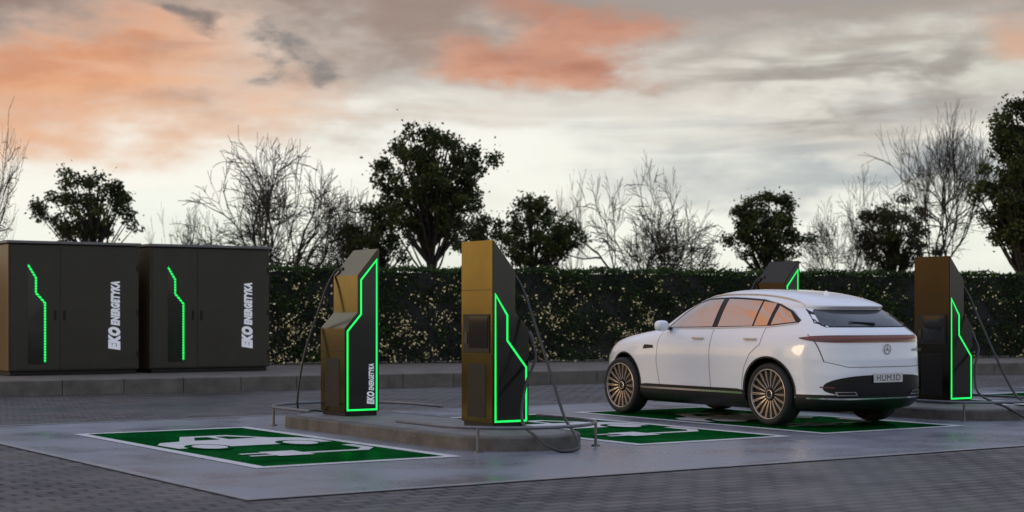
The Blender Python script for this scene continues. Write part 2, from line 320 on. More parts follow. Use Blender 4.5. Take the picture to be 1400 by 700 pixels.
for i in range(n):
    s0=i*1.0+.006; s1=(i+1)*1.0-.006; k=len(ks); zt=.25+random.uniform(-.003,.003)
    p=[a+kd*s0,a+kd*s1,a+kd*s1+kn*.28,a+kd*s0+kn*.28]
    ch=.015
    p2=[a+kd*s0+kn*ch,a+kd*s1+kn*ch]
    ks+=[(p[0].x,p[0].y,-.02),(p[1].x,p[1].y,-.02),(p[1].x,p[1].y,zt-ch),(p[0].x,p[0].y,zt-ch),(p2[0].x,p2[0].y,zt),(p2[1].x,p2[1].y,zt),(p[2].x,p[2].y,zt),(p[3].x,p[3].y,zt)]
    kf+=[(k,k+1,k+2,k+3),(k+3,k+2,k+5,k+4),(k+4,k+5,k+6,k+7),(k,k+3,k+4,k+7),(k+1,k+6,k+5,k+2)]
struct(mob('kerb',ks,kf,'kerb'))
c1=a+kn*.28; c2=b+kn*.28
pl=[c1,c2,c2+kn*40,c1+kn*40]
struct(prism('verge',[(p.x,p.y) for p in pl],-.02,.24,['walk']))
# islands
def island(u0,u1,v0,v1):
    def loop(d,z):
        pts=[]; r=(v1-v0)/2-.001
        for (cu,cv,a0) in ((u0+r,v0+r,270),(u0+r,v1-r,180),(u1-r,v1-r,90),(u1-r,v0+r,0)):
            for k in range(13):
                an=math.radians(a0-90*k/12)
                pts.append(uv(cu+(r-d)*math.cos(an),cv+(r-d)*math.sin(an),z))
        return pts
    Ls=[loop(0,0),loop(0,.125),loop(.015,.14),loop(.13,.14),loop(.135,.143)]
    V=[p for l in Ls for p in l]; n=len(Ls[0]); Fc=[];mi=[]
    for j in range(4):
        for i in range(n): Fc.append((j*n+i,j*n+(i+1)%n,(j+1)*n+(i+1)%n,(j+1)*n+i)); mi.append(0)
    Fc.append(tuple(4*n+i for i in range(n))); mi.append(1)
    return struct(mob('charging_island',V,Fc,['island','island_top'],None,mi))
island(12.6,17.45,8.2,9.62); island(13.0,17.85,15.5,16.95)
# guard rails
def rail(pts,posts,lab):
    r=root('guard_rail',lab,'guard rail',uv(pts[len(pts)//2][0],pts[len(pts)//2][1],0)); o=r.location.copy()
    P=catmull([uv(a,b,.24)-o for a,b in pts],5); V,Fc=tube_geo(P,.017,8); mob('rail',V,Fc,'steel',r,smooth=True,sharp=40)
    for i,(a,b) in enumerate(posts):
        V,Fc=tube_geo([uv(a,b,.003)-o,uv(a,b,.02)-o,uv(a,b,.021)-o,uv(a,b,.24)-o],[.045,.045,.015,.015],10)
        mob('post',V,Fc,'steel',r,smooth=True,sharp=40)
    r['group']='bent steel rails around the charging islands'
def rails(du,dv):
    L='low bent grey steel rail around concrete charging island end'
    R_=.86
    for cu,s in ((13.31,-1),(16.74,1)):
        c=8.91
        arc=[(cu+s*R_*math.sin(t),c-R_*math.cos(t)) for t in [math.pi*k/10 for k in range(11)]]
        pts=[(cu-s*.75,c-R_),(cu-s*.35,c-R_)]+arc+[(cu-s*.35,c+R_),(cu-s*.75,c+R_)]
        pp=[arc[2],arc[8]]
        rail([(a+du,b+dv) for a,b in pts],[(a+du,b+dv) for a,b in pp],L)
rails(0,0); rails(.4,7.3)
# ---------------------------------------------------------------- chargers
prof=[(-.225,0),(-.225,1.01),(-.055,1.19),(-.055,1.62),(.21,1.93),(.225,1.93),(.225,0)]
ledA=[(-.190,.07),(.190,.07),(.190,1.80),(-.014,1.565),(-.014,1.17),(-.190,.975)]
ledB=[(-.190,.07),(.190,.07),(.190,1.37),(.045,1.16),(.045,.90),(-.190,.62)]
def charger(uc,vc,flip,label,cab,skin='bronze'):
    r=root('charging_station',label,'ev charger',uv(uc,vc,.143),TH+(math.pi if flip else 0),'green lit chargers on the islands')
    D=.30; n=len(prof); ledp=ledB if flip else ledA
    V=[(x,-D,z+.05) for x,z in prof]+[(x,D,z+.05) for x,z in prof]
    V=[(x,y,(0.05 if z<=.051 else z-.05)) for x,y,z in V]
    bm=bmesh.new(); vs=[bm.verts.new(p) for p in V]
    for i in range(n):
        f=bm.faces.new((vs[i],vs[i+n],vs[(i+1)%n+n],vs[(i+1)%n])); f.material_index=0
    f=bm.faces.new(vs[:n]); f.material_index=1; f=bm.faces.new(vs[n:][::-1]); f.material_index=1
    bmesh.ops.recalc_face_normals(bm,faces=bm.faces); bmesh.ops.bevel(bm,geom=list(bm.edges),offset=.006,segments=2,affect='EDGES')
    bm_obj('housing',bm,[skin,'blackpanel'],r)
    box('plinth',(0,0,.024),(.41,.56,.05),'clad',r,.004)
    for sgn in (-1,1):
        vv,ff=ribbon([Vector(p) for p in ledp],.019,True); k=len(vv)
        y0=sgn*(D+.001); y1=sgn*(D+.005)
        W=[(p.x,y1,p.y) for p in vv]+[(p.x,y0,p.y) for p in vv]
        m=len(ledp); G=list(ff)
        for i in range(m):
            j=(i+1)%m; G+= [(i,j,j+k,i+k),(m+i,m+j,m+j+k,m+i+k)]
        mob('light_strip',W,G,'led',r)
    lx=.115; yy=-(D+.004)
    lettering('lettering','EKO',(lx+.045,yy,.13),(0,0,1),(-1,0,0),.15,.10,'text',r,.2,.06)
    lettering('lettering','ENERGETYKA',(lx+.040,yy,.29),(0,0,1),(-1,0,0),.31,.07,'text',r,.2,.05)
    box('screen_frame',(.229,.0,.97),(.012,.50,.40),'clad',r,.004)
    box('screen',(.2375,.05,.985),(.006,.36,.33),'screen',r,.001)
    box('card_reader',(.238,-.19,.92),(.014,.06,.12),'plug',r,.004)
    for side,sx in ((1,.225),(-1,-.225)):
        bm=bmesh.new()
        add_box(bm,(sx,0,.38),(.004,.36,.56))
        for i in range(22):
            z=.125+i*.0245
            add_box(bm,(sx+side*.004,0,z),(.006,.34,.010))
        bm_obj('vent',bm,'clad',r)
    for x,z in ((.2255,.74),(.2255,1.42),(-.2255,.74)):
        box('panel_seam',(x,0,z),(.003,.58,.005),'seam',r,0)
    inv=(Matrix.Translation(r.location)@Matrix.Rotation(r.rotation_euler.z,4,'Z')).inverted()
    if flip:
        for y in (-.18,.18): box('holster',(-.245,y,.93),(.05,.11,.16),'plug',r,.012)
        box('cable_outlet',(0,0,1.68),(.10,.10,.07),'plug',r,.015)
    else:
        box('holster',(.08,.32,.93),(.11,.05,.16),'plug',r,.012)
        box('cable_outlet',(.02,.22,1.70),(.05,.06,.05),'plug',r,.012)
    P=catmull([inv@uv(a,b,c) for a,b,c in cab],8)
    V,Fc=tube_geo(P,.0155 if flip else .013,8); mob('cable',V,Fc,'cable',r,smooth=True,sharp=50)
    e=P[-1]; d=(P[-1]-P[-3]).normalized()
    V,Fc=tube_geo([e-d*.08,e-d*.02,e,e+d*.07,e+d*.12],[.018,.026,.036,.036,.028],10); 
    mob('plug',V,Fc,'plug',r,smooth=True,sharp=50)
    return r
cabB=[(14.05,9.23,1.80),(13.98,9.28,1.84),(13.80,9.38,1.62),(13.62,9.42,1.25),(13.35,9.43,.75),(13.0,9.36,.30),(12.62,9.2,.17),(12.34,9.05,.04),(12.34,8.80,.03),(12.62,8.72,.17),(12.95,8.85,.22),(13.4,9.12,.33),(13.60,9.32,.62),(13.70,9.50,.86),(13.82,9.53,1.03)]
cabA=[(16.86,8.92,1.83),(16.92,8.86,1.82),(16.96,8.76,1.62),(17.0,8.66,1.3),(17.05,8.52,.85),(17.1,8.46,.38),(17.14,8.5,.18),(17.25,8.75,.165),(17.22,9.05,.165),(17.12,9.1,.4),(17.05,9.02,.8),(17.0,8.98,1.0)]
off=lambda c,du,dv,dz=0:[(a+du,b+dv,z+dz) for a,b,z in c]
charger(16.64,8.90,False,'bronze and black charging station with green light outline and lettering',cabA)
charger(14.05,9.225,True,'bronze charging station with screen and thick cable looping to ground',cabB)
charger(16.98,15.90,False,'charging station with green outline standing behind the white car',off(cabA,.34,7.0),'bronze_dark')
charger(14.50,16.625,True,'dark charging station with green outline beside the white car',off(cabB,.45,7.4),'bronze_dark')
# ---------------------------------------------------------------- cabinets
def cabinet(v0,v1,lab):
    w=v1-v0; dp=1.5; H=2.28
    r=root('electrical_cabinet',lab,'electrical cabinet',uv(28.0,v0,.25),TH,'bronze power cabinets beside the hedge')
    bm=bmesh.new(); add_box(bm,(w/2,dp/2,H/2+.04),(w,dp,H-.06),.012)
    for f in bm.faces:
        if abs(f.normal.x)>.7: f.material_index=1  # side faces get the warm-lit colour
    bm_obj('housing',bm,['cab','cabside_lit'],r)
    box('plinth',(w/2,dp/2,.03),(w-.08,dp-.08,.07),'clad',r)
    box('roof',(w/2,dp/2,H+.045),(w+.07,dp+.10,.05),'cabroof',r,.008)
    for a,b in ((.04,w*.385),(w*.385+.006,w-.04)):
        box('door',((a+b)/2,-.006,H/2+.03),(b-a,.012,H-.14),'cab',r,.002)
    for x in (w*.35,w*.42):
        box('handle',(x,-.022,1.05),(.035,.02,.17),'clad',r,.006)
    for z in (.35,1.1,1.9):
        box('hinge',(w-.03,-.02,z),(.03,.02,.10),'clad',r,.004)
    x0=.34
    pts=[(x0,1.93),(x0+.14,1.70),(x0+.14,1.44),(x0+.30,1.26),(x0+.30,.22)]
    panel=[(x0,.19),(x0+.335,.19),(x0+.335,1.27),(x0+.175,1.45),(x0+.175,1.71),(x0+.03,1.95),(x0,1.95)]
    mob('light_panel',[(a,-.0145,b) for a,b in panel],[tuple(range(len(panel)))],'blackpanel',r)
    vv,ff=ribbon([Vector(p) for p in pts],.034); mob('light_strip',[(p.x,-.018,p.y) for p in vv],ff,'dled',r)
    X=w-.53
    lettering('lettering','EKO',(X+.18,-.016,.42),(0,0,1),(-1,0,0),.42,.23,'text',r,.22,.085)
    lettering('lettering','ENERGETYKA',(X+.17,-.016,.86),(0,0,1),(-1,0,0),.80,.17,'text',r,.22,.075)
    return r
cabinet(8.30,10.66,'dark bronze power cabinet with green dotted light strip and lettering')
cabinet(10.87,13.25,'dark bronze power cabinet with green light strip next to hedge')
# ---------------------------------------------------------------- car
XC=-.6
keys=[(.18,2.05,-2.15,.78,4,5),(.22,2.15,-2.24,.86,4,5),(.33,2.26,-2.37,.915,4,4.6),(.42,2.29,-2.41,.922,3.8,4.2),(.52,2.31,-2.43,.930,3.6,4.0),(.64,2.31,-2.44,.941,3.4,3.8),(.78,2.28,-2.44,.947,3.4,3.7),(.86,2.20,-2.435,.945,3.4,3.7),(.93,2.06,-2.43,.934,3.6,3.8),(1.00,1.80,-2.425,.914,3.8,3.9),
(1.06,1.42,-2.405,.892,4,4.0),(1.10,1.10,-2.36,.872,4.2,4.0),(1.14,.96,-2.30,.852,4.2,4.0),(1.25,.78,-2.165,.796,4,3.9),(1.36,.58,-2.02,.736,4,3.8),(1.405,.47,-1.965,.708,4,3.8),(1.425,.42,-1.995,.695,4,3.8),(1.46,.33,-2.015,.672,4,3.8),(1.49,.26,-1.95,.646,4,3.8),(1.53,.12,-1.80,.60,3.6,3.6),(1.565,-.02,-1.58,.53,3.3,3.4),(1.59,-.18,-1.32,.44,3,3),(1.605,-.32,-1.05,.32,2.6,2.6),(1.612,-.45,-.8,.16,2.3,2.3)]
KZ=np.array([k[0] for k in keys]); KV=np.array([k[1:] for k in keys])
def pchip_tab(xs,ys,xq):
    h=np.diff(xs); dl=np.diff(ys)/h; n=len(xs); d=np.zeros(n)
    for i in range(1,n-1):
        if dl[i-1]*dl[i]>0:
            w1=2*h[i]+h[i-1]; w2=h[i]+2*h[i-1]; d[i]=(w1+w2)/(w1/dl[i-1]+w2/dl[i])
    d[0]=dl[0]; d[-1]=dl[-1]; out=[]
    for x in xq:
        i=min(max(np.searchsorted(xs,x)-1,0),n-2); t=(x-xs[i])/h[i]
        out.append((2*t**3-3*t*t+1)*ys[i]+(t**3-2*t*t+t)*h[i]*d[i]+(-2*t**3+3*t*t)*ys[i+1]+(t**3-t*t)*h[i]*d[i+1])
    return np.array(out)
ZQ=np.linspace(KZ[0],KZ[-1],600); TAB=np.stack([pchip_tab(KZ,KV[:,j],ZQ) for j in range(5)],1)
def Pz(z): return [float(np.interp(z,ZQ,TAB[:,j])) for j in range(5)]
def sag(v):
    w=min(1,max(0,(v.z-1.20)/.35)); w=w*w*(3-2*w); d=max(0,-.65-v.x)
    f=max(0,v.x+.35)
    return Vector((v.x,v.y,v.z-w*.080*(d/1.4)**1.6-w*.02*f*f))
def ring(phi,z):
    xf,xr,b,nf,nr=Pz(z); c,s=math.cos(phi),math.sin(phi)
    if c>=0:a=xf-XC;n=nf
    else:a=XC-xr;n=nr
    return Vector((XC+math.copysign(a*abs(c)**(2/n),c),math.copysign(b*abs(s)**(2/n),s),z))
def ringo(phi,z,off):
    e=.01; p=ring(phi,z); t=ring(phi+e,z)-ring(phi-e,z); d=ring(phi,z+.006)-ring(phi,z-.006); n=t.cross(d)
    if n.length<1e-9: return p
    return p+n.normalized()*off
def Wd(x,z):
    xf,xr,b,nf,nr=Pz(z)
    if x>XC:t=(x-XC)/(xf-XC);n=nf
    else:t=(XC-x)/(XC-xr);n=nr
    t=min(t,.9999); return b*(1-t**n)**(1/n)
def XR(y,z):
    xf,xr,b,nf,nr=Pz(z); t=min(abs(y)/b,.9999); return XC-(XC-xr)*(1-t**nr)**(1/nr)
CA=math.radians(33); 
car=root('parked_car','white electric suv with rose gold wheels parked in green charging bay','car',(2.974,20.50,.012),math.pi/2+CA)
def lower_body():
    zs=list(np.unique(np.concatenate([np.linspace(.18,.32,6),[.33],np.linspace(.34,1.0,30),np.linspace(1.02,1.39,20),np.linspace(1.395,1.612,40)])))
    V=[];Fc=[];mi=[]
    q_=[math.acos(math.sin(math.pi/2*(k/40))**2) for k in range(40,-1,-1)]   # 0 .. pi/2
    ph=q_[:-1]+[math.pi-x for x in q_[::-1]][:-1]+[math.pi+x for x in q_[:-1]]+[2*math.pi-x for x in q_[::-1]][:-1]
    NP=len(ph)
    for z in zs:
        for p in ph: V.append(sag(ring(p,z)))
    for j in range(len(zs)-1):
        for k in range(NP):
            Fc.append((j*NP+k,j*NP+(k+1)%NP,(j+1)*NP+(k+1)%NP,(j+1)*NP+k)); mi.append(1 if zs[j+1]<.345 else 0)
    Fc.append(tuple(range(NP))[::-1]); mi.append(1); Fc.append(tuple((len(zs)-1)*NP+k for k in range(NP))); mi.append(0)
    o=mob('body',V,Fc,['paint','clad'],None,mi)
    for wx in (1.435,-1.435):
        for sy in (1,-1):
            bm=bmesh.new(); bmesh.ops.create_cone(bm,cap_ends=True,segments=64,radius1=.410,radius2=.410,depth=.6,matrix=Matrix.Translation((wx,sy*.90,.385))@Matrix.Rotation(math.pi/2,4,'X'))
            for f in bm.faces:f.material_index=1
            c=bm_obj('cut',bm,['paint','clad']); md=o.modifiers.new('b','BOOLEAN'); md.operation='DIFFERENCE'; md.object=c; md.solver='EXACT'
    dg=bpy.context.evaluated_depsgraph_get(); dg.update(); me=bpy.data.meshes.new_from_object(o.evaluated_get(dg))
    for c in [m.object for m in o.modifiers]: bpy.data.objects.remove(c)
    o.modifiers.clear(); o.data=me; me.polygons.foreach_set('use_smooth',[True]*len(me.polygons)); me.set_sharp_from_angle(angle=math.radians(32)); o.parent=car; me.name='body'
lower_body()
def cut_bm(bm,sx,sz):
    xs=[v.co.x for v in bm.verts]; zs=[v.co.z for v in bm.verts]
    x=math.floor(min(xs)/sx)*sx+sx
    while x<max(xs):
        bmesh.ops.bisect_plane(bm,geom=bm.verts[:]+bm.edges[:]+bm.faces[:],plane_co=(x+.0007,0,0),plane_no=(1,0,0)); x+=sx
    z=math.floor(min(zs)/sz)*sz+sz
    while z<max(zs):
        bmesh.ops.bisect_plane(bm,geom=bm.verts[:]+bm.edges[:]+bm.faces[:],plane_co=(0,0,z+.0007),plane_no=(0,0,1)); z+=sz
def patch(name,poly,mapf,m,parent,step=.06,axis2=.04):
    bm=bmesh.new(); f=bm.faces.new([bm.verts.new((p[0],0,p[1])) for p in poly])
    cut_bm(bm,step,axis2)
    bmesh.ops.triangulate(bm,faces=bm.faces)
    for v in bm.verts: v.co=sag(mapf(v.co.x,v.co.z))
    return bm_obj(name,bm,m,parent,smooth=True)
def side(name,poly,off,m,sy=1,parent=None,**k): return patch(name,poly,lambda x,z:Vector((x,sy*(Wd(x,z)+off),z)),m,parent or car,**k)
def rear(name,poly,off,m,parent=None,**k): return patch(name,poly,lambda y,z:Vector((XR(y,z)-off,y,z)),m,parent or car,**k)
def seamline(name,P,w,mapf,closed=False):
    vv,ff=ribbon([Vector(p) for p in P],w,closed); bm=bmesh.new(); bv=[bm.verts.new((p.x,0,p.y)) for p in vv]
    for f in ff: bm.faces.new([bv[i] for i in f])
    cut_bm(bm,.05,.04)
    for v in bm.verts: v.co=sag(mapf(v.co.x,v.co.z))
    return bm_obj(name,bm,'seam',car)
def rpatch(name,p0,p1,zl,zh,off,m,n=60,nz=4,parent=None):
    V=[];Fc=[]
    for i in range(n+1):
        t=i/n; ph=p0+(p1-p0)*t; a=zl(t) if callable(zl) else zl; b=zh(t) if callable(zh) else zh
        for j in range(nz+1): V.append(sag(ringo(ph,a+(b-a)*j/nz,off)))
    for i in range(n):
        for j in range(nz): k=i*(nz+1)+j; Fc.append((k,k+nz+1,k+nz+2,k+1))
    return mob(name,V,Fc,m,parent or car,smooth=True)
R=math.radians
for sy in (1,-1):
    side('window_surround',[(.60,1.122),(-.4,1.135),(-1.4,1.16),(-1.78,1.20),(-1.80,1.235),(-1.62,1.36),(-1.40,1.445),(-1.1,1.49),(-.5,1.51),(-.05,1.50),(.15,1.455),(.35,1.33)],.004,'clad',sy)
    side('window',[(.53,1.14),(-.36,1.152),(-.36,1.488),(-.08,1.48),(.12,1.435),(.33,1.30)],.008,'glass',sy)
    side('window',[(-.46,1.153),(-1.08,1.165),(-1.08,1.47),(-.46,1.49)],.008,'glass',sy)
    side('window',[(-1.11,1.166),(-1.33,1.172),(-1.33,1.45),(-1.11,1.467)],.008,'glass',sy)
    side('window',[(-1.39,1.18),(-1.74,1.215),(-1.59,1.345),(-1.39,1.425)],.008,'glass',sy)
    side('window_trim',[(.58,1.118),(-.4,1.130),(-1.4,1.155),(-1.78,1.195),(-1.78,1.205),(-1.4,1.166),(-.4,1.141),(.58,1.129)],.011,'chrome',sy)
    side('window_trim',[(-1.80,1.235),(-1.62,1.36),(-1.40,1.445),(-1.1,1.49),(-.5,1.51),(-.05,1.50),(.15,1.455),(.17,1.462),(-.04,1.508),(-.5,1.518),(-1.1,1.498),(-1.40,1.453),(-1.63,1.368)],.010,'chrome',sy,axis2=.3)
    sm_=lambda x,z,sy=sy:Vector((x,sy*(Wd(x,z)+.0022),z))
    seamline('door_seam',[(-.41,.37),(-.41,1.12)],.006,sm_)
    seamline('door_seam',[(.60,.40),(.655,.7),(.63,1.00),(.58,1.11)],.006,sm_)
    seamline('door_seam',[(-1.33,1.145),(-1.30,.95),(-1.14,.83),(-1.04,.66),(-.995,.50),(-.985,.40)],.006,sm_)
    for hx in (-.17,-1.13):
        y=Wd(hx,1.01)
        bm=bmesh.new(); add_box(bm,(hx,sy*(y+.022),1.01),(.20,.022,.026),.008); add_box(bm,(hx-.08,sy*(y+.008),1.01),(.02,.03,.02)); add_box(bm,(hx+.08,sy*(y+.008),1.01),(.02,.03,.02))
        bm_obj('door_handle',bm,'chrome',car)
    side('sill_cladding',[(1.03,.30),(-1.03,.30),(-1.03,.40),(-.9,.415),(.9,.415),(1.03,.40)],.008,'clad',sy)
    side('sill_trim',[(1.00,.355),(-1.0,.355),(-1.0,.378),(1.00,.378)],.014,'chrome',sy)
    side('fender_vent',[(.96,.86),(.72,.875),(.74,.91),(.93,.915)],.006,'clad',sy)
    bm=bmesh.new(); bmesh.ops.create_uvsphere(bm,u_segments=24,v_segments=14,radius=1)
    for v in bm.verts:
        c=v.co; v.co=Vector((.45+math.copysign(abs(c.x)**.8,c.x)*.075-.03*c.y*sy*sy, sy*(1.0)+math.copysign(abs(c.y)**.75,c.y)*.115,1.155+math.copysign(abs(c.z)**.8,c.z)*.07))
    bm_obj('wing_mirror',bm,'paint',car,smooth=True)
    box('mirror_arm',(.47,sy*.90,1.12),(.06,.14,.035),'clad',car,.01)
    pts=[]
    for x in np.linspace(.02,-1.72,14):
        zz=[z for z in np.linspace(1.40,1.60,80) if Wd(x,z)>=.59 and Pz(z)[1]<x<Pz(z)[0]]
        z=max(zz) if zz else 1.45
        pts.append(sag(Vector((x,sy*.59,z+.012))))
    pts[0].z-=.02; pts[-1].z-=.015
    V,Fc=tube_geo(catmull(pts,3),.010,8); mob('roof_rail',V,Fc,'chrome',car,smooth=True,sharp=50)
    rpatch('headlight',sy*R(15),sy*R(37),lambda t:.75+.02*t,lambda t:.82+.03*t,.006*sy,'lamp')
for wx in (1.435,-1.435):
    for sy in (1,-1):
        V=[];Fc=[];nn=40
        for i in range(nn+1):
            an=math.radians(-2+184*i/nn)
            for rr in (.408,.428):
                x=wx+rr*math.cos(an); z=.385+rr*math.sin(an)
                V.append((x,sy*(Wd(x,z)+.006),z))
        for i in range(nn): Fc.append((2*i,2*i+1,2*i+3,2*i+2))
        mob('wheel_arch_trim',V,Fc,'clad',car,smooth=True)
# tail
rpatch('tail_light',R(120),R(240),lambda t:.978+.045*abs(2*t-1)**6,lambda t:1.032+.028*(1-abs(2*t-1)**6),.006,'red',80)
rpatch('tail_light_trim',R(124),R(236),1.028,1.035,.010,'redline',60,1)
rear('rear_window',[(-.62,1.165),(.62,1.165),(.66,1.20),(.58,1.370),(.55,1.388),(-.55,1.388),(-.58,1.370),(-.66,1.20)],.005,'rglass')
rear('rear_window_surround',[(-.65,1.150),(.65,1.150),(.69,1.20),(.60,1.397),(-.60,1.397),(-.69,1.20)],.002,'clad')
ins=[(.76*math.copysign(abs(math.cos(a))**.6,math.cos(a)),.46+(.15 if math.sin(a)>0 else .10)*math.copysign(abs(math.sin(a))**.75,math.sin(a))) for a in [2*math.pi*i/40 for i in range(40)]]
rear('bumper_insert',ins,.006,'clad')
rpatch('bumper_trim',R(126),R(234),.335,.352,.016,'chrome',60,1)
rpatch('bumper_lower',R(117),R(243),.225,.385,.011,'clad',60,6)
for sy in (1,-1):
    rear('exhaust_trim',[(sy*.42,.375),(sy*.66,.375),(sy*.68,.42),(sy*.46,.42)],.018,'chrome')
    rear('exhaust_inset',[(sy*.44,.383),(sy*.648,.383),(sy*.663,.412),(sy*.472,.412)],.021,'seam')
    rear('rear_reflector',[(sy*.68,.46),(sy*.78,.465),(sy*.78,.48),(sy*.68,.475)],.014,'red')
box('license_plate',(XR(0,.57)-.02,0,.575),(.012,.46,.108),'plate',car,.004)
lettering('plate_lettering','HUM3D',(XR(0,.57)-.0275,.19,.540),(0,-1,0),(0,0,1),.38,.070,'platetx',car,0,0)
seamline('hatch_seam',[(.80,1.07),(.79,.98),(.75,.76),(.55,.70),(-.55,.70),(-.75,.76),(-.79,.98),(-.80,1.07)],.006,lambda x,z:Vector((XR(x,z)-.003,x,z)))
ex=XR(0,.90)-.012; V=[];Fc=[]
P=[Vector((ex,.054*math.cos(a),.90+.054*math.sin(a))) for a in [i*2*math.pi/28 for i in range(29)]]; tube_geo(P,.0045,6,V,Fc)
k=len(V); V.append(Vector((ex-.006,0,.90)))
for i in range(6):
    a=math.pi/2+i*math.pi/3; rr=.052 if i%2==0 else .008; V.append(Vector((ex,rr*math.cos(a),.90+rr*math.sin(a))))
for i in range(6): Fc.append((k,k+1+i,k+1+(i+1)%6))
mob('emblem',V,Fc,'steel',car)
lettering('badge_lettering','EQC 400',(XR(.55,.9)-.006,.62,.875),(-.12,-1,0),(0,0,1),.22,.035,'steel',car,.1,.01)
lettering('badge_lettering','4MATIC',(XR(.42,.9)-.006,-.42,.875),(.12,-1,0),(0,0,1),.19,.030,'steel',car,.1,.01)
V,Fc=tube_geo([Vector((XR(0,1.19)-.02,0.02,1.19)),Vector((XR(.2,1.215)-.025,.22,1.205)),Vector((XR(.3,1.22)-.022,.38,1.215))],[.018,.010,.006],6); mob('rear_wiper',V,Fc,'clad',car)
bm=bmesh.new(); bmesh.ops.create_cone(bm,cap_ends=True,segments=12,radius1=.05,radius2=.012,depth=.06,matrix=Matrix.Translation((-1.45,0,1.552))@Matrix.Diagonal((1.6,.5,1,1))); bm_obj('antenna',bm,'paint',car,smooth=True,sharp=50)
rpatch('grille',R(-12),R(12),.45,.72,.008,'clad')
V=[];Fc=[]
for j in range(7):
    z=1.13+(1.50-1.13)*j/6
    for i in range(21): V.append(sag(ringo(R(-40+80*i/20),z,.005)))
for j in range(6):
    for i in range(20): k=j*21+i; Fc.append((k,k+1,k+22,k+21))
mob('windshield',V,Fc,'glass',car,smooth=True)
# wheels
def lathe(prof,n=64,mi=None):
    V=[];Fc=[]
    for i in range(n):
        a=2*math.pi*i/n
        for r_,y in prof: V.append((r_*math.cos(a),y,r_*math.sin(a)))
    m=len(prof)
    for i in range(n):
        for j in range(m-1): Fc.append((i*m+j,((i+1)%n)*m+j,((i+1)%n)*m+j+1,i*m+j+1))
    return V,Fc
tyreV,tyreF=lathe([(.285,-.10),(.30,-.118),(.335,-.125),(.356,-.112),(.366,-.08),(.368,-.03),(.363,-.028),(.363,-.02),(.368,-.018),(.368,.03),(.363,.032),(.363,.04),(.368,.042),(.366,.08),(.356,.112),(.335,.125),(.30,.118),(.285,.10)])
def build_rim():
    V,Fc=lathe([(.290,.112),(.294,.118),(.289,.120),(.284,.116),(.283,.10),(.283,.085)])
    bm=bmesh.new(); bv=[bm.verts.new(p) for p in V]
    for f in Fc: bm.faces.new([bv[i] for i in f])
    for i in range(18):
        a=2*math.pi*i/18
        for da in (-.036,.036):
            rot=Matrix.Rotation(-a-da,4,'Y')
            for (r0,r1,y0,y1) in ((.080,.17,.080,.098),(.17,.284,.098,.106)):
                L=r1-r0; ang=math.atan2(y1-y0,L)
                mm=rot@Matrix.Translation(((r0+r1)/2,(y0+y1)/2,0))@Matrix.Rotation(ang,4,'Z')@Matrix.Diagonal((L*1.03,.006,.0050,1))
                bmesh.ops.create_cube(bm,size=1,matrix=mm)
    V,Fc=lathe([(.040,.096),(.044,.100),(.050,.098),(.052,.09)],32); bv=[bm.verts.new(p) for p in V]
    for f in Fc: bm.faces.new([bv[i] for i in f])
    return bm
def wheel(x,y,flip):
    bm=bmesh.new(); bmesh.ops.create_cone(bm,cap_ends=True,segments=48,radius1=.284,radius2=.284,depth=.14,matrix=Matrix.Translation((0,.0,0))@Matrix.Rotation(math.pi/2,4,'X'))
    bmesh.ops.create_cone(bm,cap_ends=True,segments=32,radius1=.085,radius2=.07,depth=.10,matrix=Matrix.Translation((0,.047,0))@Matrix.Rotation(-math.pi/2,4,'X'))
    w=bm_obj('wheel',bm,'seam',car); w.location=(x,y,.368); w.rotation_euler=(0,0,math.pi if flip else 0)
    mob('tyre',tyreV,tyreF,'tyre',w,smooth=True,sharp=60)
    bm_obj('rim',build_rim(),'rimm',w,smooth=False)
for x in (1.435,-1.435):
    wheel(x,.80,False); wheel(x,-.80,True)
box('underbody',(0,0,.27),(3.6,1.2,.14),'clad',car,.02)
# ---------------------------------------------------------------- vegetation
def leaf_quads(C,size,rng,flat=0.):
    n=len(C); a=rng.normal(size=(n,3)); a/=np.linalg.norm(a,axis=1)[:,None]; b=rng.normal(size=(n,3)); b-=a*(a*b).sum(1)[:,None]; b/=np.linalg.norm(b,axis=1)[:,None]
    s=(size*rng.uniform(.6,1.3,n))[:,None]; a*=s*.5; b*=s*.32
    V=np.stack([C-a,C-b,C+a,C+b],1).reshape(-1,3); Fc=np.arange(4*n).reshape(-1,4)
    return V,Fc
def branch_rec(V,Fc,p,d,L,r,depth,top,rnd,spread,up,kids,shr,minr):
    n=3; pts=[p]; q_=p.copy(); dd=d.copy()
    for i in range(n):
        dd=(dd+Vector((rnd.gauss(0,.13),rnd.gauss(0,.13),rnd.gauss(0,.09)+up*.3))).normalized(); q_=q_+dd*L/n; pts.append(q_.copy())
    rs=[max(minr,r*(1-.4*i/n)) for i in range(n+1)]
    tube_geo(pts,rs,6 if r>.05 else (4 if r>.015 else 3),V,Fc,False)
    if depth<=0: return
    k0=rnd.randint(*kids)+(1 if depth==top else 0)
    for k in range(k0):
        t=rnd.uniform(.35,1.) if k else 1.; i=min(n-1,int(t*n)); b=pts[i].lerp(pts[i+1],t*n-i)
        ax=Vector((rnd.gauss(0,1),rnd.gauss(0,1),rnd.gauss(0,.5))); ax=(ax-dd*ax.dot(dd)).normalized()
        nd=(dd*(1 if k else 1.4)+ax*spread*rnd.uniform(.6,1.4)+Vector((0,0,up))).normalized()
        branch_rec(V,Fc,b,nd,L*rnd.uniform(*shr),r*(.62 if k else .74),depth-1,top,rnd,spread,up,kids,shr,minr)
